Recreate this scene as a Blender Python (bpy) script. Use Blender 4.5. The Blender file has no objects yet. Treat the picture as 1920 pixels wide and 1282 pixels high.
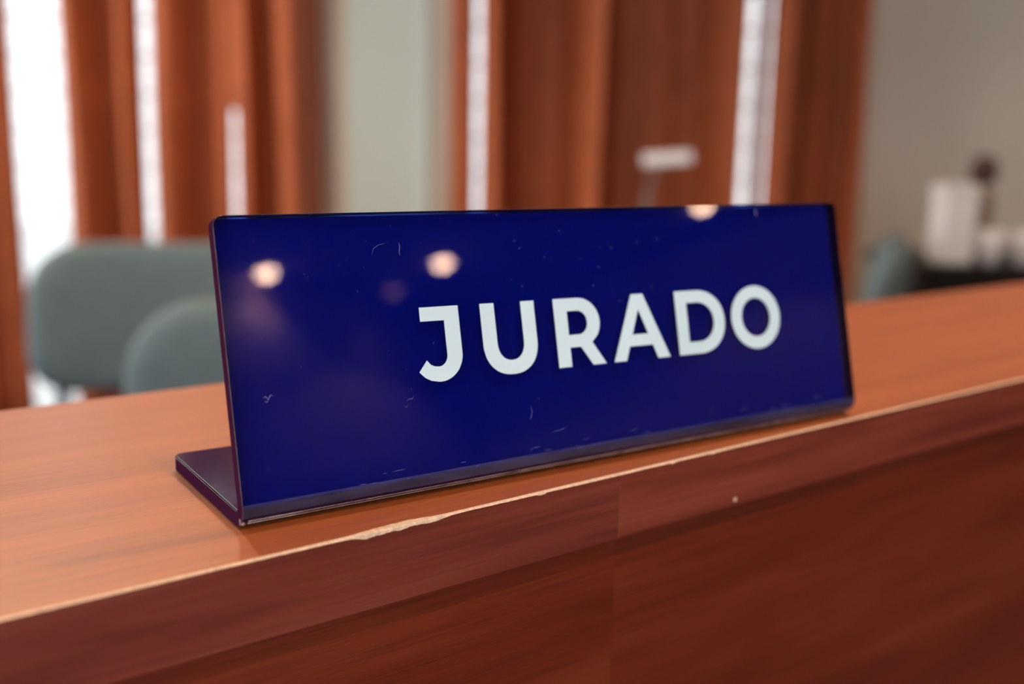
import bpy, bmesh, math, random
from mathutils import Vector, Matrix
R = math.radians
random.seed(7)
S = bpy.context.scene
C = S.collection

# ------------------------------------------------------------------ camera
CAM_Z = 1.1404
YAW = 0.64927            # turn of the jury counter against the room
PITCH, ROLL = -0.18786, 0.0195
cam_d = bpy.data.cameras.new('camera')
cam_d.sensor_width = 36.0
cam_d.lens = 1932.35 / 1920 * 36
cam_d.clip_start = 0.01
cam_d.clip_end = 200
cam_d.dof.use_dof = True
cam_d.dof.focus_distance = 0.262
cam_d.dof.aperture_fstop = 6.2
cam_d.dof.aperture_blades = 0
cam = bpy.data.objects.new('camera', cam_d)
C.objects.link(cam)
fw = Vector((0, math.cos(PITCH), math.sin(PITCH)))
rt = Vector((1, 0, 0))
up = rt.cross(fw)
r2 = rt * math.cos(ROLL) + up * math.sin(ROLL)
u2 = -rt * math.sin(ROLL) + up * math.cos(ROLL)
m = Matrix((r2, u2, -fw)).transposed().to_4x4()
m.translation = (0, 0, CAM_Z)
cam.matrix_world = m
S.camera = cam

# ------------------------------------------------------------------ sky, daylight, exposure
SKY = 6.2
wd = bpy.data.worlds.new('overcast_sky')
S.world = wd
wd.use_nodes = True
bg = wd.node_tree.nodes['Background']
bg.inputs[0].default_value = (0.93, 0.97, 1.0, 1)
bg.inputs[1].default_value = SKY
S.view_settings.view_transform = 'Standard'
S.view_settings.look = 'None'
S.view_settings.exposure = 0.0
S.view_settings.gamma = 1.0
S.view_settings.use_curve_mapping = False
S.cycles.transparent_max_bounces = 24
S.cycles.max_bounces = 10
S.cycles.diffuse_bounces = 5
S.cycles.sample_clamp_indirect = 6.0
S.cycles.use_denoising = True
S.cycles.use_adaptive_sampling = False

YB = 3.85        # room face of the back wall
YF = -2.78       # wall behind the camera
XL, XR = -3.30, 6.50
ZC = 2.70


def portal(name, loc, rot, sx, sy):
    d = bpy.data.lights.new(name, 'AREA')
    d.shape = 'RECTANGLE'
    d.size, d.size_y = sx, sy
    d.cycles.is_portal = True
    o = bpy.data.objects.new(name, d)
    o.location, o.rotation_euler = loc, rot
    C.objects.link(o)


WIN = [  # x0, x1, z0, z1 of the two openings in the back wall
    (-2.35, -0.737, 0.04, 2.60), (-0.235, 1.258, 0.04, 2.60)]
WIN3 = (-2.6, 1.5, 0.8, 2.55)      # opening in the wall behind the camera
for i, (a, b, c, d) in enumerate(WIN):
    portal('sky_portal', ((a + b) / 2, YB + 0.24, (c + d) / 2), (R(-90), 0, 0), b - a, d - c)
FILL_WIN = (0.5, 3.55, 0.6, 2.6)     # y0, y1, z0, z1 of the opening added in the left wall for fill light
portal('sky_portal', (XL - 0.2, (FILL_WIN[0] + FILL_WIN[1]) / 2, (FILL_WIN[2] + FILL_WIN[3]) / 2), (R(90), 0, R(-90)), FILL_WIN[1] - FILL_WIN[0], FILL_WIN[3] - FILL_WIN[2])
portal('sky_portal', ((WIN3[0] + WIN3[1]) / 2, YF - 0.2, (WIN3[2] + WIN3[3]) / 2), (R(90), 0, 0), WIN3[1] - WIN3[0], WIN3[3] - WIN3[2])


# ------------------------------------------------------------------ helpers
def new_mat(name):
    mt = bpy.data.materials.new(name)
    mt.use_nodes = True
    nt = mt.node_tree
    for n in list(nt.nodes):
        nt.nodes.remove(n)
    out = nt.nodes.new('ShaderNodeOutputMaterial')
    return mt, nt, out


def N(nt, t, **kw):
    n = nt.nodes.new(t)
    for k, v in kw.items():
        setattr(n, k, v)
    return n


def L(nt, a, b):
    nt.links.new(a, b)


def mix_rgb(nt, fac, a, b, mode='MIX'):
    n = N(nt, 'ShaderNodeMix', data_type='RGBA', blend_type=mode)
    for key, val in ((0, fac), (6, a), (7, b)):
        if hasattr(val, 'links'):
            L(nt, val, n.inputs[key])
        elif isinstance(val, (int, float)):
            n.inputs[key].default_value = val
        else:
            n.inputs[key].default_value = (*val, 1)
    return n.outputs[2]


def noise(nt, scale, sc=(1, 1, 1), detail=4, rough=0.55, dist=0.0, loc=(0, 0, 0)):
    tc = N(nt, 'ShaderNodeTexCoord')
    mp = N(nt, 'ShaderNodeMapping')
    mp.inputs['Scale'].default_value = sc
    mp.inputs['Location'].default_value = loc
    L(nt, tc.outputs['Object'], mp.inputs[0])
    n = N(nt, 'ShaderNodeTexNoise')
    n.inputs['Scale'].default_value = scale
    n.inputs['Detail'].default_value = detail
    n.inputs['Roughness'].default_value = rough
    n.inputs['Distortion'].default_value = dist
    L(nt, mp.outputs[0], n.inputs['Vector'])
    return n.outputs[0]


def ramp(nt, val, pts):
    r = N(nt, 'ShaderNodeValToRGB')
    e = r.color_ramp.elements
    while len(e) < len(pts):
        e.new(0.5)
    for el, (p, c) in zip(e, pts):
        el.position = p
        el.color = (*c, 1) if len(c) == 3 else c
    L(nt, val, r.inputs[0])
    return r.outputs[0]


def plain(name, col, rough=0.5, spec=0.5, metal=0.0, vary=0.12, vscale=6.0, bump=0.0, bscale=200.0):
    """paint, plastic, cloth: one colour with slight procedural mottling"""
    mt, nt, out = new_mat(name)
    p = N(nt, 'ShaderNodeBsdfPrincipled')
    nz = noise(nt, vscale, detail=3)
    lo = tuple(c * (1 - vary) for c in col)
    hi = tuple(min(1, c * (1 + vary)) for c in col)
    L(nt, ramp(nt, nz, [(0.3, lo), (0.7, hi)]), p.inputs['Base Color'])
    p.inputs['Roughness'].default_value = rough
    p.inputs['Specular IOR Level'].default_value = spec
    p.inputs['Metallic'].default_value = metal
    if bump:
        b = N(nt, 'ShaderNodeBump')
        b.inputs['Strength'].default_value = bump
        b.inputs['Distance'].default_value = 0.002
        L(nt, noise(nt, bscale, detail=2), b.inputs['Height'])
        L(nt, b.outputs[0], p.inputs['Normal'])
    L(nt, p.outputs[0], out.inputs[0])
    return mt


def wood(name, dark, mid, light, rough=0.35, spec=0.5, band=(7, 60, 60), fine=(22, 1500, 1500), fine_amt=0.35, bump=0.25, seed=0.0):
    """veneer with the grain along local X"""
    mt, nt, out = new_mat(name)
    p = N(nt, 'ShaderNodeBsdfPrincipled')
    big = noise(nt, 1.0, band, detail=3, rough=0.5, dist=0.6, loc=(seed, seed * 1.7, seed * 0.6))
    col = ramp(nt, big, [(0.30, dark), (0.52, mid), (0.74, light)])
    fn = noise(nt, 1.0, fine, detail=4, rough=0.65, loc=(seed, seed, seed))
    f2 = ramp(nt, fn, [(0.34, (0.42, 0.40, 0.38)), (0.55, (1, 1, 1))])
    col2 = mix_rgb(nt, fine_amt, col, f2, 'MULTIPLY')
    L(nt, col2, p.inputs['Base Color'])
    rr = N(nt, 'ShaderNodeMapRange')
    rr.inputs[3].default_value = rough + 0.07
    rr.inputs[4].default_value = rough - 0.05
    L(nt, fn, rr.inputs[0])
    L(nt, rr.outputs[0], p.inputs['Roughness'])
    p.inputs['Specular IOR Level'].default_value = spec
    b = N(nt, 'ShaderNodeBump')
    b.inputs['Strength'].default_value = bump
    b.inputs['Distance'].default_value = 0.0002
    L(nt, fn, b.inputs['Height'])
    L(nt, b.outputs[0], p.inputs['Normal'])
    L(nt, p.outputs[0], out.inputs[0])
    return mt


def emit(name, col, st):
    mt, nt, out = new_mat(name)
    e = N(nt, 'ShaderNodeEmission')
    e.inputs[0].default_value = (*col, 1)
    e.inputs[1].default_value = st
    L(nt, e.outputs[0], out.inputs[0])
    return mt


def thin_glass(name, tint, rough=0.02, ior=1.49):
    mt, nt, out = new_mat(name)
    g = N(nt, 'ShaderNodeNewGeometry')
    i = N(nt, 'ShaderNodeMapRange')
    i.inputs[3].default_value = ior
    i.inputs[4].default_value = 1 / ior
    L(nt, g.outputs['Backfacing'], i.inputs[0])
    f = N(nt, 'ShaderNodeFresnel')
    L(nt, i.outputs[0], f.inputs[0])
    t = N(nt, 'ShaderNodeBsdfTransparent')
    t.inputs[0].default_value = (*tint, 1)
    gl = N(nt, 'ShaderNodeBsdfGlossy')
    gl.inputs['Roughness'].default_value = rough
    mx = N(nt, 'ShaderNodeMixShader')
    L(nt, f.outputs[0], mx.inputs[0])
    L(nt, t.outputs[0], mx.inputs[1])
    L(nt, gl.outputs[0], mx.inputs[2])
    L(nt, mx.outputs[0], out.inputs[0])
    return mt


def clear_bond(name, tint):
    mt, nt, out = new_mat(name)
    t = N(nt, 'ShaderNodeBsdfTransparent')
    t.inputs[0].default_value = (*tint, 1)
    L(nt, t.outputs[0], out.inputs[0])
    return mt


def matte(name, col):
    mt, nt, out = new_mat(name)
    d = N(nt, 'ShaderNodeBsdfDiffuse')
    nz = noise(nt, 40, detail=2)
    L(nt, ramp(nt, nz, [(0.3, tuple(c * .92 for c in col)), (0.7, col)]), d.inputs[0])
    L(nt, d.outputs[0], out.inputs[0])
    return mt


def cloth(name, col, trans=0.3):
    """woven drape: diffuse plus some light let through"""
    mt, nt, out = new_mat(name)
    nz = noise(nt, 1.0, (30, 30, 9), detail=4)
    c = ramp(nt, nz, [(0.3, tuple(k * .84 for k in col)), (0.7, tuple(k * 1.12 for k in col))])
    d = N(nt, 'ShaderNodeBsdfPrincipled')
    d.inputs['Roughness'].default_value = 0.6
    d.inputs['Specular IOR Level'].default_value = 0.15
    L(nt, c, d.inputs['Base Color'])
    t = N(nt, 'ShaderNodeBsdfTranslucent')
    L(nt, c, t.inputs[0])
    mx = N(nt, 'ShaderNodeMixShader')
    mx.inputs[0].default_value = trans
    L(nt, d.outputs[0], mx.inputs[1])
    L(nt, t.outputs[0], mx.inputs[2])
    L(nt, mx.outputs[0], out.inputs[0])
    return mt


def obj(name, bm, mats, parent=None, smooth=False, bevel=0.0, seg=2, angle=35):
    me = bpy.data.meshes.new(name)
    bmesh.ops.recalc_face_normals(bm, faces=bm.faces[:])
    bm.to_mesh(me)
    bm.free()
    for mt in (mats if isinstance(mats, (list, tuple)) else [mats]):
        me.materials.append(mt)
    if smooth:
        for f in me.polygons:
            f.use_smooth = True
    o = bpy.data.objects.new(name, me)
    C.objects.link(o)
    if parent is not None:
        o.parent = parent
    if bevel:
        b = o.modifiers.new('bevel', 'BEVEL')
        b.width = bevel
        b.segments = seg
        b.limit_method = 'ANGLE'
        b.angle_limit = R(angle)
    return o


def tag(o, label, cat, group=None):
    o['label'] = label
    o['category'] = cat
    if group:
        o['group'] = group
    return o


def empty(name, loc=(0, 0, 0), rz=0.0):
    o = bpy.data.objects.new(name, None)
    o.location = loc
    o.rotation_euler = (0, 0, rz)
    o.empty_display_size = 0.05
    C.objects.link(o)
    return o


def thing(name, label, cat, loc=(0, 0, 0), rz=0.0, group=None):
    return tag(empty(name, loc, rz), label, cat, group)


def struct(o):
    o['kind'] = 'structure'
    return o


def copy_tree(o, parent=None):
    c = o.copy()
    C.objects.link(c)
    c.parent = parent
    for ch in list(o.children):
        copy_tree(ch, c)
    return c


def bx(bm, x0, x1, y0, y1, z0, z1):
    v = [bm.verts.new(p) for p in ((x0, y0, z0), (x1, y0, z0), (x1, y1, z0), (x0, y1, z0),
                                   (x0, y0, z1), (x1, y0, z1), (x1, y1, z1), (x0, y1, z1))]
    for f in ((0, 3, 2, 1), (4, 5, 6, 7), (0, 1, 5, 4), (1, 2, 6, 5), (2, 3, 7, 6), (3, 0, 4, 7)):
        bm.faces.new([v[i] for i in f])
    return v


def box(*a):
    bm = bmesh.new()
    bx(bm, *a)
    return bm


def lathe(prof, n=24, cx=0, cy=0, bm=None):
    bm = bm or bmesh.new()
    rings = []
    for r, z in prof:
        rings.append([bm.verts.new((cx + r * math.cos(2 * math.pi * k / n), cy + r * math.sin(2 * math.pi * k / n), z)) for k in range(n)])
    for a, b in zip(rings, rings[1:]):
        for k in range(n):
            bm.faces.new((a[k], a[(k + 1) % n], b[(k + 1) % n], b[k]))
    bm.faces.new(rings[0][::-1])
    bm.faces.new(rings[-1])
    return bm


def tube(pts, r, n=10, bm=None):
    """round bar along a list of points"""
    bm = bm or bmesh.new()
    pts = [Vector(p) for p in pts]
    rings = []
    for i, p in enumerate(pts):
        d = (pts[min(i + 1, len(pts) - 1)] - pts[max(i - 1, 0)]).normalized()
        a = d.cross(Vector((0.31, 0.17, 0.93)))
        if a.length < 0.1:
            a = d.cross(Vector((1, 0, 0)))
        a.normalize()
        b = d.cross(a)
        rr = r[i] if isinstance(r, (list, tuple)) else r
        rings.append([bm.verts.new(p + a * rr * math.cos(2 * math.pi * k / n) + b * rr * math.sin(2 * math.pi * k / n)) for k in range(n)])
    for a, b in zip(rings, rings[1:]):
        for k in range(n):
            bm.faces.new((a[k], a[(k + 1) % n], b[(k + 1) % n], b[k]))
    bm.faces.new(rings[0][::-1])
    bm.faces.new(rings[-1])
    return bm


# ------------------------------------------------------------------ materials
M = {}
M['wall'] = plain('wall_paint', (0.68, 0.61, 0.52), 0.6, 0.3, vary=0.04, vscale=1.5)
M['wall_rear'] = plain('rear_wall_paint', (0.22, 0.145, 0.115), 0.6, 0.3, vary=0.08, vscale=1.5)
M['ceiling'] = plain('ceiling_paint', (0.26, 0.24, 0.24), 0.8, 0.2, vary=0.04, vscale=1.0)
M['floor'] = plain('floor_carpet', (0.13, 0.085, 0.07), 0.9, 0.1, vary=0.2, vscale=30, bump=0.4)
M['terrace'] = plain('terrace_concrete', (0.75, 0.76, 0.76), 0.9, 0.1, vary=0.1, vscale=3)
M['frame'] = plain('window_aluminium', (0.55, 0.56, 0.58), 0.4, 0.5, vary=0.03)
M['pane'] = thin_glass('louvre_glass', (0.56, 0.56, 0.56), 0.05)
M['clear'] = thin_glass('clear_window_glass', (0.95, 0.96, 0.96), 0.01)
M['curtain'] = cloth('rust_drape', (0.41, 0.108, 0.043), 0.07)
M['rod'] = plain('curtain_rod_bronze', (0.10, 0.06, 0.04), 0.4, 0.5, metal=0.6)
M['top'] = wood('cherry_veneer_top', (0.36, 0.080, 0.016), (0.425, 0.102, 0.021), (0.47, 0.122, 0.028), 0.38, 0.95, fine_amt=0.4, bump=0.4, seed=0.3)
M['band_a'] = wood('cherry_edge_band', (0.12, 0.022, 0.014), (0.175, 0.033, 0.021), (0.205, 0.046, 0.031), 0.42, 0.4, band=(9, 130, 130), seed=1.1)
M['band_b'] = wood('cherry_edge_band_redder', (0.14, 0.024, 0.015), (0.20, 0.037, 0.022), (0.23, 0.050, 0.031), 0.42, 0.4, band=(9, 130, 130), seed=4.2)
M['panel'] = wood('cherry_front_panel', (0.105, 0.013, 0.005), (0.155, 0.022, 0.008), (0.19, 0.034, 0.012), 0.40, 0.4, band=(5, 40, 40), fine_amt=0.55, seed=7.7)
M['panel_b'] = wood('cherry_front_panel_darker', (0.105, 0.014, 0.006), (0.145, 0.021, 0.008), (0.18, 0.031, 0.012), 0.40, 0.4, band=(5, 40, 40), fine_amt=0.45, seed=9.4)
M['chip_glint'] = plain('chipped_wood_edge_glint', (0.78, 0.55, 0.40), 0.8, 0.2, vary=0.2, vscale=900)
M['fleck'] = plain('pale_fleck', (0.55, 0.35, 0.28), 0.7, 0.2)
M['acryl'] = thin_glass('deep_blue_acrylic', (0.042, 0.09, 0.60), 0.015)
def scuffed_sheen(name):  # the bend's reflected grey-violet band painted in, broken up by scuff streaks
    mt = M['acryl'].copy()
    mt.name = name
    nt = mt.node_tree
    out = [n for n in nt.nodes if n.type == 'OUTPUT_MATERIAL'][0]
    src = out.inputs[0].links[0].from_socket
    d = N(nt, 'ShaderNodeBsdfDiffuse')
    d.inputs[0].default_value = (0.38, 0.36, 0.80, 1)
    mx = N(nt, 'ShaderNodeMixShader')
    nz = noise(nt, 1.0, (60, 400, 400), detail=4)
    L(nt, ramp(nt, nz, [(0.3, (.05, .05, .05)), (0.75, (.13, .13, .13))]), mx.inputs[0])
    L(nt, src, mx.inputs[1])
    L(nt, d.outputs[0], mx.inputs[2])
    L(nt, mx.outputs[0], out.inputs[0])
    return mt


M['acryl_edge'] = matte('acrylic_sawn_edge', (0.055, 0.011, 0.036))
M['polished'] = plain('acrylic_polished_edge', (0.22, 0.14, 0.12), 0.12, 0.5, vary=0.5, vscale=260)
M['film_u'] = plain('blue_film_underside', (0.006, 0.003, 0.03), 0.05, 0.5)
M['scuff_sheen'] = scuffed_sheen('scuffed_bend_sheen')
M['bond'] = clear_bond('acrylic_film_bond', (1.0, 1.0, 1.0))
M['film_f'] = matte('backing_film_front', (0.40, 0.42, 0.36))
M['film_b'] = plain('backing_film_back', (0.022, 0.007, 0.07), 0.12, 0.4, vary=0.1, vscale=60)
M['letter'] = matte('letter_vinyl', (0.66, 0.81, 0.90))
M['dust'] = matte('dust_grey', (0.15, 0.15, 0.30))
M['fabric'] = plain('teal_grey_upholstery', (0.13, 0.178, 0.195), 0.75, 0.25, vary=0.08, vscale=40, bump=0.2, bscale=600)
M['chair_metal'] = plain('chair_black_metal', (0.02, 0.02, 0.022), 0.4, 0.5, metal=0.3)
M['black'] = plain('black_lacquer', (0.010, 0.008, 0.008), 0.5, 0.3, vary=0.2)
M['white'] = plain('white_plastic', (0.72, 0.70, 0.69), 0.4, 0.4, vary=0.04)
M['ceramic'] = plain('white_glazed_ceramic', (0.66, 0.62, 0.61), 0.2, 0.5, vary=0.04)
M['bottle'] = plain('brown_bottle_plastic', (0.20, 0.12, 0.085), 0.35, 0.5, vary=0.1)
M['cap'] = plain('dark_brown_cap', (0.06, 0.02, 0.016), 0.4, 0.4, vary=0.1)
M['pole'] = plain('grey_pole_metal', (0.22, 0.18, 0.18), 0.4, 0.5, metal=0.4)
M['plate'] = plain('white_plate', (0.80, 0.78, 0.80), 0.4, 0.4, vary=0.03)
M['lamp_ring'] = plain('white_lamp_ring', (0.6, 0.58, 0.55), 0.5, 0.4)
M['lamp_on'] = emit('lamp_lens_glow', (1.0, 0.62, 0.36), 105)
M['lamp_dim'] = emit('lamp_lens_dim_glow', (1.0, 0.42, 0.36), 3.5)

# ------------------------------------------------------------------ room shell
T = 0.15
struct(obj('floor', box(XL - T, XR + T, YF - T, YB + T, -0.12, 0.0), M['floor']))
struct(obj('ceiling', box(XL - T, XR + T, YF - T, YB + T, ZC, ZC + 0.12), M['ceiling']))
bm = bmesh.new()
bx(bm, XL - T, XL, YF, FILL_WIN[0], 0, ZC)
bx(bm, XL - T, XL, FILL_WIN[1], YB, 0, ZC)
bx(bm, XL - T, XL, FILL_WIN[0], FILL_WIN[1], 0, FILL_WIN[2])
bx(bm, XL - T, XL, FILL_WIN[0], FILL_WIN[1], FILL_WIN[3], ZC)
struct(obj('wall_left', bm, M['wall']))
struct(obj('wall_right', box(XR, XR + T, YF, YB, 0, ZC), M['wall_rear']))


def wall_with_holes(name, y0, y1, holes, mat):
    bm = bmesh.new()
    xs = [XL - T]
    for a, b, c, d in holes:
        xs += [a, b]
        bx(bm, a, b, y0, y1, 0, c)
        bx(bm, a, b, y0, y1, d, ZC)
    xs.append(XR + T)
    for a, b in zip(xs[::2], xs[1::2]):
        bx(bm, a, b, y0, y1, 0, ZC)
    return struct(obj(name, bm, mat))


wall_with_holes('wall_back', YB, YB + T, WIN, M['wall'])
M['pilaster'] = plain('pale_green_grey_paint', (0.70, 0.86, 0.83), 0.6, 0.3, vary=0.03, vscale=1.5)
struct(obj('trim_pilaster', box(-0.612, -0.315, YB - 0.04, YB, 0, ZC), M['pilaster'], bevel=0.008))
wall_with_holes('wall_front', YF - T, YF, [WIN3], M['wall_rear'])
struct(obj('trim_terrace', box(-12, 12, YB + T, 16, -0.25, -0.15), M['terrace']))


def jalousie(name, x0, x1, z0, z1, y0, bays):
    """window of horizontal glass louvres in an aluminium frame"""
    w = struct(empty(name, ((x0 + x1) / 2, y0, 0)))
    ox = (x0 + x1) / 2
    bm = bmesh.new()
    f = 0.05
    bx(bm, x0 - ox, x1 - ox, 0.02, 0.10, z0, z0 + f)
    bx(bm, x0 - ox, x1 - ox, 0.02, 0.10, z1 - f, z1)
    bx(bm, x0 - ox, x0 - ox + f, 0.02, 0.10, z0 + f, z1 - f)
    bx(bm, x1 - ox - f, x1 - ox, 0.02, 0.10, z0 + f, z1 - f)
    obj('window_frame', bm, M['frame'], w, bevel=0.004)
    for k in range(1, bays):
        xm = x0 + (x1 - x0) * k / bays - ox
        obj('mullion', box(xm - 0.02, xm + 0.02, 0.02, 0.10, z0 + f, z1 - f), M['frame'], w, bevel=0.004)
    zt = 2.27                                         # transom bar; clear panes above it
    obj('transom_bar', box(x0 - ox + f, x1 - ox - f, 0.015, 0.105, zt - .025, zt + .025), M['frame'], w, bevel=0.004)
    for k in range(bays):
        a0 = x0 + (x1 - x0) * k / bays - ox + (f if k == 0 else 0.02)
        a1 = x0 + (x1 - x0) * (k + 1) / bays - ox - (f if k == bays - 1 else 0.02)
        obj('pane', box(a0, a1, 0.057, 0.063, zt + .025, z1 - f), M['clear'], w)
    n = int((zt - .025 - z0 - f) / 0.134)
    pitch = (zt - .025 - z0 - f) / n
    for b in range(bays):
        a0 = x0 + (x1 - x0) * b / bays - ox + (f if b == 0 else 0.02)
        a1 = x0 + (x1 - x0) * (b + 1) / bays - ox - (f if b == bays - 1 else 0.02)
        me = None
        for i in range(n):
            zc = z0 + f + pitch * (i + 0.5)
            if me is None:
                bm = bmesh.new()
                h = pitch * 0.545
                s, c = math.sin(R(16)), math.cos(R(16))
                vs = []
                for (uu, vv) in ((-h, -0.003), (h, -0.003), (h, 0.003), (-h, 0.003)):
                    yy, zz = 0.06 - uu * s + vv * c, uu * c + vv * s
                    vs.append((bm.verts.new((a0, yy, zz)), bm.verts.new((a1, yy, zz))))
                for q in range(4):
                    bm.faces.new((vs[q][0], vs[q][1], vs[(q + 1) % 4][1], vs[(q + 1) % 4][0]))
                bm.faces.new([v[0] for v in vs])
                bm.faces.new([v[1] for v in vs][::-1])
                o = obj('pane', bm, M['pane'], w)
                me = o.data
            else:
                o = bpy.data.objects.new('pane', me)
                C.objects.link(o)
                o.parent = w
            o.location = (0, 0, zc)
    return w


jalousie('window_1', *WIN[0], YB + 0.02, 2)
jalousie('window_2', *WIN[1], YB + 0.02, 2)
# the window behind the camera: plain frame with two panes
w3 = struct(empty('window_3', (0, YF, 0)))
bm = bmesh.new()
a, b, c, d = WIN3
bx(bm, a, b, -0.10, -0.02, c, c + .05)
bx(bm, a, b, -0.10, -0.02, d - .05, d)
for x in (a, (a + b) / 2 - .025, b - .05):
    bx(bm, x, x + .05, -0.10, -0.02, c + .05, d - .05)
obj('window_frame', bm, M['frame'], w3)
obj('pane', box(a + .05, (a + b) / 2 - .025, -.063, -.057, c + .05, d - .05), M['clear'], w3)
obj('pane', box((a + b) / 2 + .025, b - .05, -.063, -.057, c + .05, d - .05), M['clear'], w3)

# unseen window added in the left wall as side fill
w4 = struct(empty('window_fill', (XL, 0, 0)))
bm = bmesh.new()
a, b, c, d = FILL_WIN
bx(bm, -0.10, -0.02, a, b, c, c + .05)
bx(bm, -0.10, -0.02, a, b, d - .05, d)
for y in (a, (a + b) / 2 - .025, b - .05):
    bx(bm, -0.10, -0.02, y, y + .05, c + .05, d - .05)
obj('window_frame', bm, M['frame'], w4)
obj('pane', box(-.063, -.057, a + .05, (a + b) / 2 - .025, c + .05, d - .05), M['clear'], w4)
obj('pane', box(-.063, -.057, (a + b) / 2 + .025, b - .05, c + .05, d - .05), M['clear'], w4)

# ------------------------------------------------------------------ curtains
YC = 3.62         # mean plane of the drapes
ZT, ZBOT = 2.30, 0.03


def wx(px, y=YC):
    return (px - 960) / 1932.35 * y


def spline(pts, n=6):
    out = []
    P = [pts[0]] + list(pts) + [pts[-1]]
    for i in range(1, len(P) - 2):
        for k in range(n):
            t = k / n
            q = []
            for j in (0, 1):
                p0, p1, p2, p3 = P[i - 1][j], P[i][j], P[i + 1][j], P[i + 2][j]
                q.append(0.5 * (2 * p1 + (p2 - p0) * t + (2 * p0 - 5 * p1 + 4 * p2 - p3) * t * t + (3 * p1 - p0 - 3 * p2 + p3) * t ** 3))
            out.append(tuple(q))
    out.append(pts[-1])
    return out


def curtain(label, pts, warp=None, group='rust curtain panels across the two windows'):
    """pts: fold line (x, depth offset) in metres; warp(x, z) bends it with height"""
    xc = sum(p[0] for p in pts) / len(pts)
    t = thing('curtain', label, 'curtain', (xc, YC, 0), 0, group)
    line = spline(pts)
    zs = [ZBOT, 0.25, 0.6, 0.9, 1.1, 1.18, 1.235, 1.255, 1.32, 1.45, 1.6, 1.8, 2.05, ZT]
    bm = bmesh.new()
    g = []
    for z in zs:
        row = []
        for i, (x, y) in enumerate(line):
            dx = 0.006 * math.sin(3.1 * z + x * 9) * (1 if 0 < i < len(line) - 1 else 0)
            dy = 0.008 * math.sin(2.3 * z + x * 17)
            if warp:
                dx += warp(x, z)
            row.append(bm.verts.new((x - xc + dx, y + dy, z)))
        g.append(row)
    for a, b in zip(g, g[1:]):
        for k in range(len(line) - 1):
            bm.faces.new((a[k], a[k + 1], b[k + 1], b[k]))
    o = obj('drape', bm, M['curtain'], t, smooth=True)
    s = o.modifiers.new('solid', 'SOLIDIFY')
    s.thickness = 0.0025
    s.offset = 0
    # gathered heading at the rod
    bm = bmesh.new()
    x0, x1 = min(p[0] for p in line) - xc, max(p[0] for p in line) - xc
    bx(bm, x0, x1, -0.012, 0.012, ZT - 0.002, ZT + 0.07)
    obj('heading_tape', bm, M['curtain'], t, bevel=0.006)
    return t


def P(px, d):
    return (wx(px), 1.5 * d)


GA = 'rust curtain panels over the left window'
GB = 'rust curtain panels over the right window'
curtain('outer rust curtain at the left frame edge, left of the widest bright gap',
        [P(-140, .03), P(-100, -.04), P(-70, .03), P(-35, -.03), P(-10, .02), P(12, -.02), P(36, .01)], group=GA)
curtain('broad rust curtain panel between the widest bright gap and the long thin bright slit',
        [P(126, .01), P(150, -.03), P(168, -.03), P(192, .05), P(176, .065), P(215, .05), P(250, -.03), P(266, -.02), P(277.5, .0)], group=GA)
curtain('rust curtain panel between the long thin slit and the short bright slit',
        [P(290, .02), P(312, -.03), P(338, -.03), P(364, .05), P(345, .065), P(385, .05), P(415, .0), P(428, -.015), P(438, .0)], group=GA)
curtain('orange curtain panel with a brightly lit fold beside the pale wall strip',
        [P(451, -.014), P(463, -.024), P(474, -.035), P(487, .05), P(480, .075), P(500, .07), P(525, -.02), P(556, -.10), P(575, -.10), P(586, -.04), P(597, .05)],
        lambda x, z: (-0.0226 if z > 1.245 else 0.0) * max(0, min(1, (wx(474) - x) / (wx(474) - wx(451)))), group=GA)
curtain('narrow rust curtain strip between the pale wall strip and a bright slit',
        [P(836, .04), P(850, -.01), P(866, -.03), P(883, .0)], group=GB)
curtain('wide dark rust curtain panel behind the white plate on its pole',
        [P(895, .0), P(908, -.07), P(926, -.10), P(940, -.05), P(962, .05), P(1000, .08), P(980, .09), P(1046, .092), P(1058, .05), P(1082, -.04), P(1104, -.10), P(1114, -.09), P(1126, .0), P(1148, .06), P(1185, .06), P(1165, .075),
         P(1250, .075), P(1235, .09), P(1300, .085), P(1325, .04), P(1350, -.02), P(1370, -.03)], group=GB)
curtain('thin rust curtain strip between the two slits right of the white plate',
        [P(1390, .01), P(1397, -.005), P(1405, .0), P(1413, .01)], group=GB)
curtain('last rust curtain panel of the right window, beside the beige wall',
        [P(1419, .01), P(1440, -.03), P(1455, -.03), P(1472, .05), P(1490, .05), P(1508, .0), P(1516, -.01), P(1545, .05), P(1530, .065), P(1570, .06), P(1582, .02), P(1592, -.0), P(1604, .04), P(1616, .08)], group=GB)


def rod(px0, px1, label):
    x0, x1 = wx(px0), wx(px1)
    t = thing('curtain_rod', label, 'curtain rod', ((x0 + x1) / 2, YC, ZT + 0.085))
    h = (x1 - x0) / 2
    obj('rod_bar', tube([(-h, 0, 0), (h, 0, 0)], 0.014), M['rod'], t, smooth=True)
    for s in (-1, 1):
        obj('finial', lathe([(0.005, -0.03), (0.026, -0.012), (0.028, 0), (0.026, 0.012), (0.005, 0.03)], 14, s * (h + .02)), M['rod'], t, smooth=True)
        obj('bracket', box(s * (h - .06) - .008, s * (h - .06) + .008, 0, YB - YC, -.012, .012), M['rod'], t)


rod(-180, 612, 'bronze curtain rod above the left window')
rod(826, 1632, 'bronze curtain rod above the right window')

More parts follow.
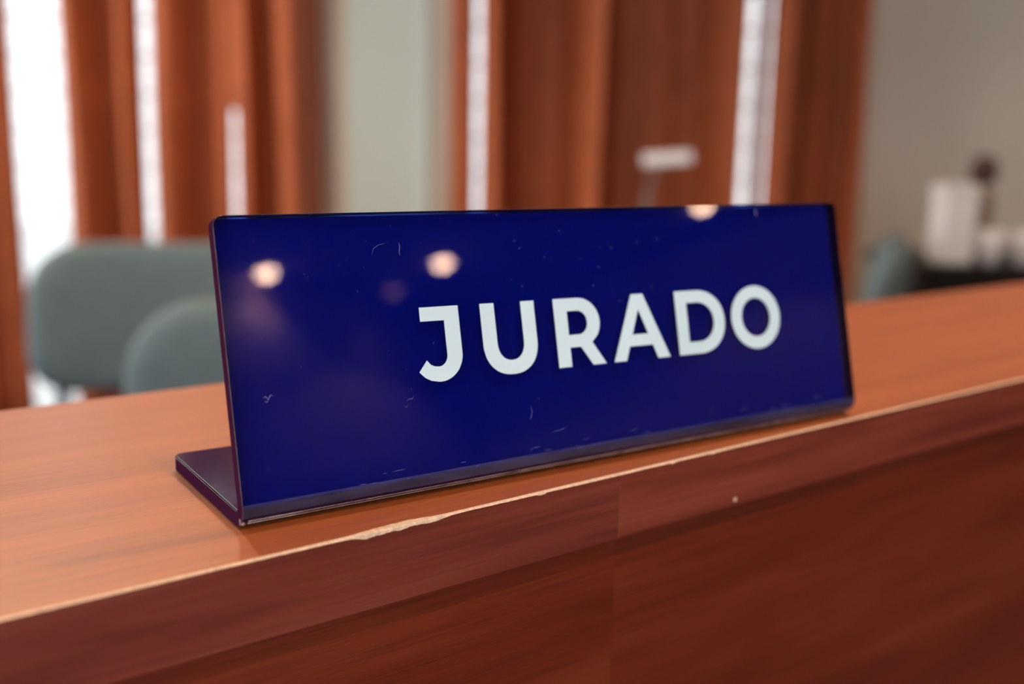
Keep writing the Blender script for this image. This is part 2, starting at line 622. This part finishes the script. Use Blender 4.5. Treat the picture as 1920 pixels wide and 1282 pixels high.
# ------------------------------------------------------------------ jury counter
CO = Vector((-0.0614, 0.2279, 1.05))     # counter origin: its top face, at the sign's front left corner
Yf, Yd, LIP = -0.01435, 0.1655, 0.0194
X0, X1, XS = -0.95, 1.45, 0.1050
ct = thing('jury_counter', 'cherry wood counter with chipped front edge, under the blue name sign', 'counter',
           (CO.x, CO.y, 0), YAW)
Z = CO.z
band_t = 0.0022
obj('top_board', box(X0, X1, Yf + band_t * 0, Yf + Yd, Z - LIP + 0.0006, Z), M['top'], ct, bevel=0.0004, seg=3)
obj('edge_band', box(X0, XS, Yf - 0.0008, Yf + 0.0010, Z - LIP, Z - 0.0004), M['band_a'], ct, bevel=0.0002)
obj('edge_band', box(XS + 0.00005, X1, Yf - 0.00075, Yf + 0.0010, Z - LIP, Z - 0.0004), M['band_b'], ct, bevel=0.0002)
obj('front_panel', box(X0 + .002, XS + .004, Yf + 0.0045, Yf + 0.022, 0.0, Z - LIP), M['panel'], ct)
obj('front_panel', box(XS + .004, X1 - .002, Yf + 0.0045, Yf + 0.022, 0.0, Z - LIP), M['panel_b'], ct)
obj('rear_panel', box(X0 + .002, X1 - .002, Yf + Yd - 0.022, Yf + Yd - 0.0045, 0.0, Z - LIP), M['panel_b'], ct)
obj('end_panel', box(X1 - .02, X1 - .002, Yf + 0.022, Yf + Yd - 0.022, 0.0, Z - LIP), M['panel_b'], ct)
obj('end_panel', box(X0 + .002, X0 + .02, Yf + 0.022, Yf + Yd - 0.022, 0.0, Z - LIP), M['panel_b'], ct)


def chipped():  # bare chips in the middle; thin pale ends imitate the edge highlight
    bm = bmesh.new()
    rnd = random.Random(3)
    rows = []

    class Walk:
        def __init__(self):
            self.v = 0.5

        def random(self):
            self.v = min(1, max(0, self.v + rnd.uniform(-.22, .22)))
            return self.v

    wk = [Walk() for _ in range(8)]
    n = 700
    for i in range(n + 1):
        x = -0.16 + 0.70 * i / n if i < 100 or i > 640 else -0.06 + 0.26 * (i - 100) / 540
        x = [-0.16 + 0.10 * i / 100, x, 0.20 + 0.30 * (i - 640) / 60][(i >= 100) + (i > 640)]
        worn = max(0.0, min(1, (x + 0.012) / 0.02, (0.20 - x) / 0.06))
        w = 0.00004 + (0.00008 + 0.00010 * wk[0].random()) * worn
        hgt = (0.00003 + 0.00014 * wk[1].random()) * worn
        b1 = math.exp(-((x - 0.0335) / 0.008) ** 2)
        b2 = math.exp(-((x - 0.0245) / 0.0035) ** 2)
        b3 = math.exp(-((x - 0.0425) / 0.0045) ** 2)
        w += 0.0011 * b1 * (0.6 + 0.8 * wk[2].random()) + 0.0004 * b2 + 0.0005 * b3 * wk[3].random()
        hgt += 0.0007 * b2 * (0.5 + 0.9 * wk[4].random()) + 0.0005 * b1 * wk[7].random() * 1.5 + 0.0004 * b3 * wk[5].random()
        if 0.075 < x < 0.078 or 0.125 < x < 0.127 or 0.142 < x < 0.144:
            hgt += 0.0006 * wk[6].random()
        e = 0.00004
        rows.append([bm.verts.new(q) for q in (
            (x, Yf + w + .00005, Z + 0.00001), (x, Yf + w * .6, Z + e), (x, Yf - 0.0005, Z - 0.00002),
            (x, Yf - .0009, Z - 0.0002), (x, Yf - .0009, Z - .00025 - hgt), (x, Yf + 0.0003, Z - .0004 - hgt))])
    for a, b in zip(rows, rows[1:]):
        for k in range(5):
            bm.faces.new((a[k], a[k + 1], b[k + 1], b[k]))
    o = obj('chipped_edge_glint', bm, M['chip_glint'], ct)
    o['label'] = 'pale chipped strip of bare wood along the front edge, running out into a painted edge highlight'


chipped()
bm = bmesh.new()
bmesh.ops.create_icosphere(bm, subdivisions=2, radius=0.0009, matrix=Matrix.Translation((0.155, Yf - .0008, Z - .0175)) @ Matrix.Diagonal((1.1, .3, .9, 1)))
o = obj('paint_fleck', bm, M['fleck'], ct, smooth=True)
o['label'] = 'small pale fleck on the edge band'

# ------------------------------------------------------------------ name sign
TH, HF, W, B = 0.22533, 0.0749, 0.220, 0.0588
TK, RO = 0.0037, 0.0052
sg = thing('name_sign', 'glossy dark blue bent acrylic desk sign lettered JURADO on the wooden counter', 'sign',
           CO + Vector((0, 0, 0.00012)), YAW - 0.05861)
fd = Vector((0, math.sin(TH), math.cos(TH)))         # up the face
fn = Vector((0, math.cos(TH), -math.sin(TH)))        # into the sheet
ang = math.pi / 2 - TH
tl = RO / math.tan(ang / 2)
cen = Vector((0, tl, RO))


def profile():
    """rows (outer point, inward normal, distance to nearer end) from the base's back edge to the face's top"""
    rows = []
    rc = 0.0026
    tot = (B - tl) + RO * (math.pi - ang) + (HF - tl)
    u = 0.0
    for k in range(9):
        d = rc * (1 - math.cos(k / 8 * math.pi / 2))
        rows.append((Vector((0, B - d, 0)), Vector((0, 0, 1)), d))
    for k in range(1, 9):
        y = B - rc + (tl - B + rc) * k / 8
        rows.append((Vector((0, y, 0)), Vector((0, 0, 1)), 1))
    na = 14
    for k in range(1, na + 1):
        a = (math.pi - ang) * k / na                  # turn of the surface
        nrm = Vector((0, math.sin(a), math.cos(a)))
        rows.append((cen - nrm * RO, nrm, 1))
    for k in range(1, 13):
        h = tl + (HF - rc - tl) * k / 12
        rows.append((fd * h, fn, 1))
    for k in range(1, 9):
        d = rc * (1 - math.sin(k / 8 * math.pi / 2))
        rows.append((fd * (HF - d), fn, d))
    return rows, rc


ROWS, RC = profile()


def inset(d):
    return 0.0 if d >= RC else RC - math.sqrt(max(0, RC * RC - (RC - d) ** 2))


def sheet(t0, t1, edge, mats, name):
    bm = bmesh.new()
    g = []
    rows = ROWS
    nr = len(rows)
    for i, (p, nrm, d) in enumerate(rows):
        ins = inset(d) + edge
        q = p.copy()
        if edge:        # draw the ends in by the same margin
            if i < 9:
                q.y = min(q.y, B - edge)
            elif i >= nr - 8:
                h = min(q.dot(fd), HF - edge)
                q = fd * h
        a0, a1 = q + nrm * t0, q + nrm * t1
        g.append([bm.verts.new(a0 + Vector((ins, 0, 0))), bm.verts.new(a0 + Vector((W - ins, 0, 0))),
                  bm.verts.new(a1 + Vector((W - ins, 0, 0))), bm.verts.new(a1 + Vector((ins, 0, 0)))])
    for i, (a, b) in enumerate(zip(g, g[1:])):
        for k in range(4):
            try:
                f = bm.faces.new((a[k], a[(k + 1) % 4], b[(k + 1) % 4], b[k]))
                f.material_index = 1 if k == 2 else 0
                if len(mats) > 2:
                    if k in (1, 3):                 # sawn edges
                        f.material_index = 3
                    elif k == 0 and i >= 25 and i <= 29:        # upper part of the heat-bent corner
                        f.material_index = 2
                    elif k == 0 and i < 25:         # underside, backed by the dark film
                        f.material_index = 4
            except ValueError:
                pass
    ends = (bm.faces.new(g[0][::-1]), bm.faces.new(g[-1]))
    if len(mats) > 2:
        ends[0].material_index = 3
        ends[1].material_index = 5
    o = obj(name, bm, mats, sg)
    for f in o.data.polygons:
        f.use_smooth = True
    return o


o = sheet(0.0, TK, 0.0, [M['acryl'], M['bond'], M['scuff_sheen'], M['acryl_edge'], M['film_u'], M['polished']], 'acrylic_sheet')
o['label'] = 'glossy deep blue acrylic sheet with rounded corners'
b = o.modifiers.new('bevel', 'BEVEL')
b.width = 0.0005
b.material = 5
b.segments = 2
b.limit_method = 'ANGLE'
b.angle_limit = R(50)
e = o.modifiers.new('split', 'EDGE_SPLIT')
e.split_angle = R(20)
o = sheet(TK + 0.00005, TK + 0.0003, 0.0004, [M['film_f'], M['film_b']], 'backing_film')
o['label'] = 'film on the rear of the sheet, dark purple on the foot'
e = o.modifiers.new('split', 'EDGE_SPLIT')
e.split_angle = R(20)


def on_bend(s, deg, r=RO):
    a = R(deg)
    return Vector((s, 0, 0)) + cen - Vector((0, math.sin(a), math.cos(a))) * r


for deg, rad in ((54, .00020), (43, .00026)):  # thin beads added to imitate reflected highlight lines on the bend
    o = obj('bend_glint', tube([on_bend(0.0016 + 0.217 * k / 12, deg, RO - .00006) for k in range(13)], rad, 8), M['polished'], sg, smooth=True)
bm = bmesh.new()
bmesh.ops.create_icosphere(bm, subdivisions=2, radius=0.0011)
rnd = random.Random(5)
for v in bm.verts:
    v.co *= rnd.uniform(0.75, 1.15)
    v.co.x *= 0.75
bmesh.ops.translate(bm, verts=bm.verts[:], vec=on_bend(0.0006, 42, RO - .0006))
o = obj('worn_corner', bm, M['polished'], sg, smooth=True)
o['label'] = 'pale chipped corner of the bend'


# letters, outlines in cap heights
def arc(cx, cy, rx, ry, a0, a1, n=18):
    return [(cx + rx * math.cos(R(a0 + (a1 - a0) * k / n)), cy + ry * math.sin(R(a0 + (a1 - a0) * k / n))) for k in range(n + 1)]


def sarc(cx, cy, rx, ry, a0, a1, n=18, e=2.25):
    """slightly squared arc"""
    out = []
    for k in range(n + 1):
        a = R(a0 + (a1 - a0) * k / n)
        c, s = math.cos(a), math.sin(a)
        out.append((cx + rx * math.copysign(abs(c) ** (2 / e), c), cy + ry * math.copysign(abs(s) ** (2 / e), s)))
    return out


G = {}
G['J'] = [[(0.09, 1), (0.09, 0.81), (0.455, 0.81), (0.455, 0.36)] + arc(0.305, 0.345, 0.15, 0.155, 0, -90, 12)
          + [(0.24, 0.197), (0.18, 0.225), (0.13, 0.285), (0.0, 0.135), (0.08, 0.055), (0.17, 0.008)] + arc(0.315, 0.36, 0.375, 0.375, -94, 0, 18) + [(0.69, 1)]]
G['U'] = [[(0, 1), (0, 0.44)] + sarc(0.455, 0.44, 0.455, 0.455, 180, 360, 36) + [(0.91, 1), (0.682, 1), (0.682, 0.45)]
          + sarc(0.4565, 0.45, 0.2255, 0.265, 360, 180, 30) + [(0.231, 1)]]
G['R'] = [[(0, 0), (0, 1), (0.43, 1)] + arc(0.43, 0.638, 0.39, 0.362, 90, -35, 26) + [(0.645, 0.335), (0.875, 0), (0.627, 0), (0.432, 0.279), (0.231, 0.279), (0.231, 0)],
          [(0.231, 0.812), (0.231, 0.463), (0.415, 0.463)] + arc(0.415, 0.6375, 0.172, 0.1745, -90, 90, 20)]
G['A'] = [[(0, 0), (0.446, 1), (0.674, 1), (1.122, 0), (0.878, 0), (0.79, 0.214), (0.326, 0.214), (0.238, 0)],
          [(0.399, 0.389), (0.558, 0.772), (0.717, 0.389)]]
G['D'] = [[(0, 0), (0, 1), (0.455, 1)] + sarc(0.455, 0.5, 0.585, 0.5, 90, -90, 40, 2.1),
          [(0.231, 0.19), (0.445, 0.19)] + sarc(0.445, 0.5, 0.355, 0.31, -90, 90, 36, 2.1) + [(0.231, 0.81)]]
G['D'][1] = [(0.231, 0.81), (0.231, 0.19)] + sarc(0.445, 0.5, 0.355, 0.31, -90, 90, 36, 2.1)
G['O'] = [arc(0.565, 0.5, 0.567, 0.517, 0, 356, 71), arc(0.565, 0.5, 0.333, 0.318, 0, 354, 59)]

CAP = 0.0195
SL = -0.0172
for ch, s0 in (('J', 0.0500), ('U', 0.0703), ('R', 0.0947), ('A', 0.1148), ('D', 0.1407), ('O', 0.1642)):
    bm = bmesh.new()
    es = []
    for loop in G[ch]:
        vs = []
        for (gx, gy) in loop:
            s = s0 + gx * CAP
            h = 0.03005 + SL * (s - 0.055) + gy * CAP * (1 + 0.15 * (s - .055))
            vs.append(bm.verts.new(Vector((s, 0, 0)) + fd * h - fn * 0.00004))
        for k in range(len(vs)):
            es.append(bm.edges.new((vs[k], vs[(k + 1) % len(vs)])))
    bmesh.ops.triangle_fill(bm, use_beauty=True, use_dissolve=False, edges=es)
    r = bmesh.ops.extrude_face_region(bm, geom=bm.faces[:])
    bmesh.ops.translate(bm, verts=[v for v in r['geom'] if isinstance(v, bmesh.types.BMVert)], vec=-fn * 0.00012)
    o = obj('letter', bm, M['letter'], sg)
    o['label'] = 'pale letter ' + ch


def dust():
    bm = bmesh.new()
    rnd = random.Random(11)

    def at(s, h):
        return Vector((s, 0, 0)) + fd * h - fn * 0.00006

    def ribbon(pts, w):
        prev = None
        for i, (s, h) in enumerate(pts):
            a = pts[max(i - 1, 0)]
            c = pts[min(i + 1, len(pts) - 1)]
            dx, dy = c[0] - a[0], c[1] - a[1]
            l = math.hypot(dx, dy) or 1
            nx, ny = -dy / l * w, dx / l * w
            k = 0.25 + 0.75 * math.sin(math.pi * i / max(1, len(pts) - 1))
            cur = (bm.verts.new(at(s + nx * k, h + ny * k)), bm.verts.new(at(s - nx * k, h - ny * k)))
            if prev:
                bm.faces.new((prev[0], cur[0], cur[1], prev[1]))
            prev = cur

    for _ in range(150):
        s = rnd.uniform(0.004, 0.216)
        h = rnd.uniform(0.012, 0.073) if rnd.random() < 0.6 else rnd.gauss(0.066, 0.005)
        h = min(h, 0.0735)
        l = rnd.choice((0.00008, 0.0001, 0.0002, 0.00035))
        a = rnd.uniform(0, 6.28)
        ribbon([(s, h), (s + l * math.cos(a), h + l * math.sin(a)), (s + 2 * l * math.cos(a + .5), h + 2 * l * math.sin(a + .5))], rnd.uniform(0.00004, 0.00008))
    # the larger hairs, scuffs and marks
    ribbon([(.0455, .0258), (.0462, .0264), (.0470, .0262), (.0476, .0268)], .00010)
    ribbon([(.0445, .0248), (.0452, .0243), (.0458, .0250)], .00010)
    ribbon([(.0836, .0200), (.0838, .0185), (.0834, .0170), (.0826, .0163), (.0836, .0167)], .00007)
    ribbon([(.0076, .0310), (.0083, .0314), (.0088, .0306), (.0096, .0316), (.0102, .0312)], .00016)
    ribbon([(.0079, .0303), (.0084, .0300), (.0090, .0304)], .00014)
    ribbon([(.0480, .0668), (.0481, .0655), (.0478, .0645), (.0479, .0634)], .00012)
    ribbon([(.0400, .0640), (.0405, .0655), (.0420, .0664), (.0440, .0668)], .00006)
    ribbon([(.1800, .0735), (.1803, .0722), (.1806, .0708)], .00032)  # short broad mark at the top edge
    ribbon([(.0900, .0118), (.0930, .0120), (.0950, .0126)], .00006)
    # scuffs along the bend and on the base
    for _ in range(26):
        s = rnd.uniform(0.03, 0.2)
        h = rnd.uniform(0.0058, 0.0095)
        l = rnd.uniform(0.0004, 0.002)
        ribbon([(s, h), (s + l, h + rnd.uniform(-.0001, .0002)), (s + 2 * l, h + rnd.uniform(-.0002, .0003))], rnd.uniform(.00003, .00007))
    zt = TK + 0.0004
    for _ in range(60):
        s, y = rnd.uniform(0.002, 0.03), rnd.uniform(0.012, 0.056)
        l, a, w = rnd.uniform(.0001, .0009), rnd.uniform(0, 3.14), rnd.uniform(.00003, .00008)
        dx, dy = math.cos(a) * l, math.sin(a) * l
        bm.faces.new([bm.verts.new(q) for q in ((s, y, zt), (s + dx, y + dy, zt), (s + dx - w * math.sin(a), y + dy + w * math.cos(a), zt), (s - w * math.sin(a), y + w * math.cos(a), zt))])
    o = obj('dust', bm, M['dust'], sg)
    o['kind'] = 'stuff'
    o['label'] = 'pale dust specks, fine scratches and marks'


dust()


# ------------------------------------------------------------------ chairs behind the counter
def slab(w, h, rc, depth, bow, belly, n=12, ex=2.3):
    """padded rounded slab in local XZ, hollowed by `bow` across, `belly` thick in the middle"""
    bm = bmesh.new()
    outline = []
    for (cx, cz, a0) in ((w / 2 - rc, h - rc, 0), (-w / 2 + rc, h - rc, 90), (-w / 2 + rc * .7, rc * .7, 180), (w / 2 - rc * .7, rc * .7, 270)):
        rr = rc if a0 < 180 else rc * .7
        for k in range(n + 1):
            a = R(a0 + 90 * k / n)
            outline.append((cx + rr * math.cos(a), cz + rr * math.sin(a)))
    rings = []
    for (t, y) in ((0.0, -1.0), (0.5, -0.96), (0.8, -0.86), (0.93, -0.62), (1.0, 0.0), (0.93, 0.62), (0.8, 0.86), (0.5, 0.96), (0.0, 1.0)):
        if t == 0:
            rings.append([bm.verts.new((0, y * depth / 2 * belly, h / 2))])
            continue
        ring = []
        for (x, z) in outline:
            px, pz = x * t, h / 2 + (z - h / 2) * t
            ring.append(bm.verts.new((px, y * depth / 2 - bow * (px / (w / 2)) ** 2, pz)))
        rings.append(ring)
    for a, b in zip(rings, rings[1:]):
        k = max(len(a), len(b))
        for i in range(k):
            j = (i + 1) % k
            if len(a) == 1:
                bm.faces.new((a[0], b[j], b[i]))
            elif len(b) == 1:
                bm.faces.new((a[i], a[j], b[0]))
            else:
                bm.faces.new((a[i], a[j], b[j], b[i]))
    return bm


def make_chair(label):
    """faces -Y; base at the floor"""
    t = thing('juror_chair', label, 'chair', group='upholstered chairs behind the counter')
    o = obj('backrest', slab(0.50, 0.285, 0.105, 0.07, 0.05, 1.0), M['fabric'], t, smooth=True)
    o.location = (0, 0.235, 0.662)
    o.rotation_euler = (R(-8), 0, 0)
    bm = slab(0.50, 0.47, 0.09, 0.085, 0.0, 1.0)
    bmesh.ops.rotate(bm, verts=bm.verts[:], cent=(0, 0, 0), matrix=Matrix.Rotation(R(-90), 3, 'X'))
    o = obj('seat', bm, M['fabric'], t, smooth=True)
    o.location = (0, -0.26, 0.435)
    for s in (-1, 1):
        obj('back_support', tube([(s * .175, .17, .41), (s * .195, .225, .46), (s * .205, .235, .56), (s * .205, .245, .74)], 0.012), M['chair_metal'], t, smooth=True)
        obj('leg', tube([(s * .20, -.21, .40), (s * .22, -.24, 0)], [.015, .011]), M['chair_metal'], t, smooth=True)
        obj('leg', tube([(s * .19, .16, .40), (s * .21, .25, 0)], [.015, .011]), M['chair_metal'], t, smooth=True)
    bm = bmesh.new()
    for y in (-.20, .15):
        tube([(-.2, y, .395), (.2, y, .395)], .012, bm=bm)
    for s in (-1, 1):
        tube([(s * .195, -.2, .395), (s * .19, .17, .395)], .012, bm=bm)
    obj('seat_frame', bm, M['chair_metal'], t, smooth=True)
    return t


ch1 = make_chair('grey upholstered chair at left, its squarer back in shade under the bright gap')
ch1.location = (-0.622, 1.72, 0)
ch1.rotation_euler = (0, 0, R(9))
ch2 = copy_tree(ch1)
ch2['label'] = 'nearest teal grey chair with its rounded back rising behind the left end of the sign'
ch2.location = (-0.325, 0.985, 0)
ch2.rotation_euler = (0, 0, R(-20))
ch3 = copy_tree(ch1)
ch3['label'] = 'grey chair seen edge-on to the right of the sign against the beige wall'
ch3.location = (0.665, 2.52, 0)
ch3.rotation_euler = (0, 0, R(-109))

# ------------------------------------------------------------------ side cabinet and what stands on it
CX, CY, CZ = 1.02, 2.55, 0.868
cab = thing('side_cabinet', 'black cabinet by the beige wall carrying the white box and cups', 'cabinet', (CX, CY, 0))
obj('cabinet_top', box(0, 0.95, 0, 0.45, CZ - 0.025, CZ), M['black'], cab, bevel=0.003)
obj('cabinet_body', box(0.015, 0.935, 0.03, 0.44, 0.08, CZ - 0.025), M['black'], cab)
obj('plinth', box(0.03, 0.92, 0.05, 0.43, 0, 0.08), M['black'], cab)
for k in range(2):
    dr = obj('door', box(0.02 + .457 * k, 0.473 + .457 * k, 0.01, 0.029, 0.10, CZ - 0.035), M['black'], cab, bevel=0.002)
    obj('handle', tube([(0.44 + .06 * k, 0.0, .55), (0.44 + .06 * k, -.012, .56), (0.44 + .06 * k, -.012, .66), (0.44 + .06 * k, 0.0, .67)], .005), M['pole'], dr, smooth=True)

wb = thing('white_box', 'tall white box standing at the near left corner of the black cabinet', 'box', (CX + 0.10, CY + 0.10, CZ))
obj('box_body', box(-.043, .043, -.045, .045, 0, .17), M['white'], wb, bevel=.006, seg=3)
obj('box_lid', box(-.046, .046, -.048, .048, .168, .198), M['white'], wb, bevel=.006, seg=3)

bt = thing('pump_bottle', 'brown bottle with a darker cap behind the tall white box', 'bottle', (CX + 0.243, CY + 0.27, CZ))
obj('bottle_body', lathe([(.028, 0), (.031, .006), (.031, .15), (.026, .175), (.014, .19), (.014, .20)], 24), M['bottle'], bt, smooth=True)
obj('cap', lathe([(.02, .198), (.033, .204), (.035, .235), (.030, .262), (.012, .27)], 24), M['cap'], bt, smooth=True)


def cup(loc, label, rz=0.0):
    t = thing('cup', label, 'cup', loc, rz, 'white cups on the black cabinet')
    obj('cup_body', lathe([(.024, 0), (.028, .004), (.038, .05), (.041, .086), (.038, .086), (.034, .05), (.024, .008), (.004, .006)], 24), M['ceramic'], t, smooth=True)
    obj('handle', tube([(.036, 0, .07), (.056, 0, .072), (.064, 0, .052), (.054, 0, .03), (.034, 0, .026)], .005, 8), M['ceramic'], t, smooth=True)
    return t


cup((CX + 0.196, CY + 0.085, CZ), 'white cup right beside the tall white box, in front of the brown bottle', R(-75))
cup((CX + 0.282, CY + 0.075, CZ), 'brighter white cup at the right picture edge, farther from the white box', R(80))
cup((CX + 0.368, CY + 0.09, CZ), 'white cup beyond the right picture edge, last on the cabinet', R(-30))

# ------------------------------------------------------------------ white plate on its pole, in front of the right curtains
ps = thing('sign_stand', 'white oblong plate on a thin grey pole before the dark curtain', 'stand', (0.405, 3.17, 0))
obj('stand_base', lathe([(.13, 0), (.135, .008), (.12, .018), (.02, .028)], 32), M['pole'], ps, smooth=True)
obj('stand_pole', tube([(0, 0, .02), (0, 0, .55), (0, 0, 1.02)], .0125), M['pole'], ps, smooth=True)
obj('stand_neck', tube([(0, 0, 1.0), (.012, -.004, 1.06), (.05, -.006, 1.10)], .008), M['pole'], ps, smooth=True)
bm = box(-.075, .075, -.008, .008, -.0185, .0185)
o = obj('plate', bm, M['plate'], ps, bevel=.006, seg=3)
o.location = (.052, -.018, 1.112)
o.rotation_euler = (R(-12), R(-5), 0)

# ------------------------------------------------------------------ downlights in the ceiling
def downlight(x, y, label, power, lens='lamp_on'):
    t = thing('downlight', label, 'lamp', (x, y, ZC), 0, 'ceiling downlights mirrored in the blue sign')
    bm = bmesh.new()
    n = 28
    prof = [(.046, -.004), (.070, -.008), (.074, -.002), (.074, -.0002), (.046, -.0002)]
    rg = [[bm.verts.new((r * math.cos(2 * math.pi * k / n), r * math.sin(2 * math.pi * k / n), z)) for k in range(n)] for r, z in prof]
    for i in range(5):
        a, b = rg[i], rg[(i + 1) % 5]
        for k in range(n):
            bm.faces.new((a[k], a[(k + 1) % n], b[(k + 1) % n], b[k]))
    obj('ring', bm, M['lamp_ring'], t, smooth=True)
    obj('lens', lathe([(.045, -.0005), (.045, -.014), (.034, -.034), (.010, -.043)], 16), M[lens], t, smooth=True)
    if power:
        d = bpy.data.lights.new('downlight_beam', 'SPOT')
        d.energy = power
        d.color = (1.0, 0.72, 0.48)
        d.spot_size = R(132)
        d.spot_blend = 0.35
        d.shadow_soft_size = 0.03
        l = bpy.data.objects.new('downlight_beam', d)
        l.location = (0, 0, -0.075)
        C.objects.link(l)
        l.parent = t
    return t


PW = 50
downlight(4.12, -2.685, 'warm lit ceiling downlight nearest the corner behind the camera', 45)
downlight(4.996, -2.085, 'warm lit ceiling downlight between the corner one and the one by the right wall', 80)
downlight(5.652, -0.664, 'warm lit ceiling downlight by the right wall', PW)
downlight(5.192, -2.544, 'dim ceiling downlight between two bright ones', 4, 'lamp_dim')
downlight(0.6, -0.6, 'warm lit ceiling downlight behind the camera near the counter', PW)
downlight(0.5, 1.0, 'warm lit ceiling downlight over the counter and the near chair', PW)
downlight(-0.9, 1.7, 'warm lit ceiling downlight over the left chairs', PW)
downlight(3.0, 2.2, 'warm lit ceiling downlight beyond the black cabinet', 30)
downlight(-2.3, 3.0, 'unseen ceiling downlight added as warm fill by the left window, in front of its curtains', 40)  # added to brighten the left-facing curtain folds
downlight(-0.8, 2.7, 'unseen ceiling downlight added as warm fill in front of the pale wall strip between the windows', 14)  # added to light the wall strip and the folds on either side
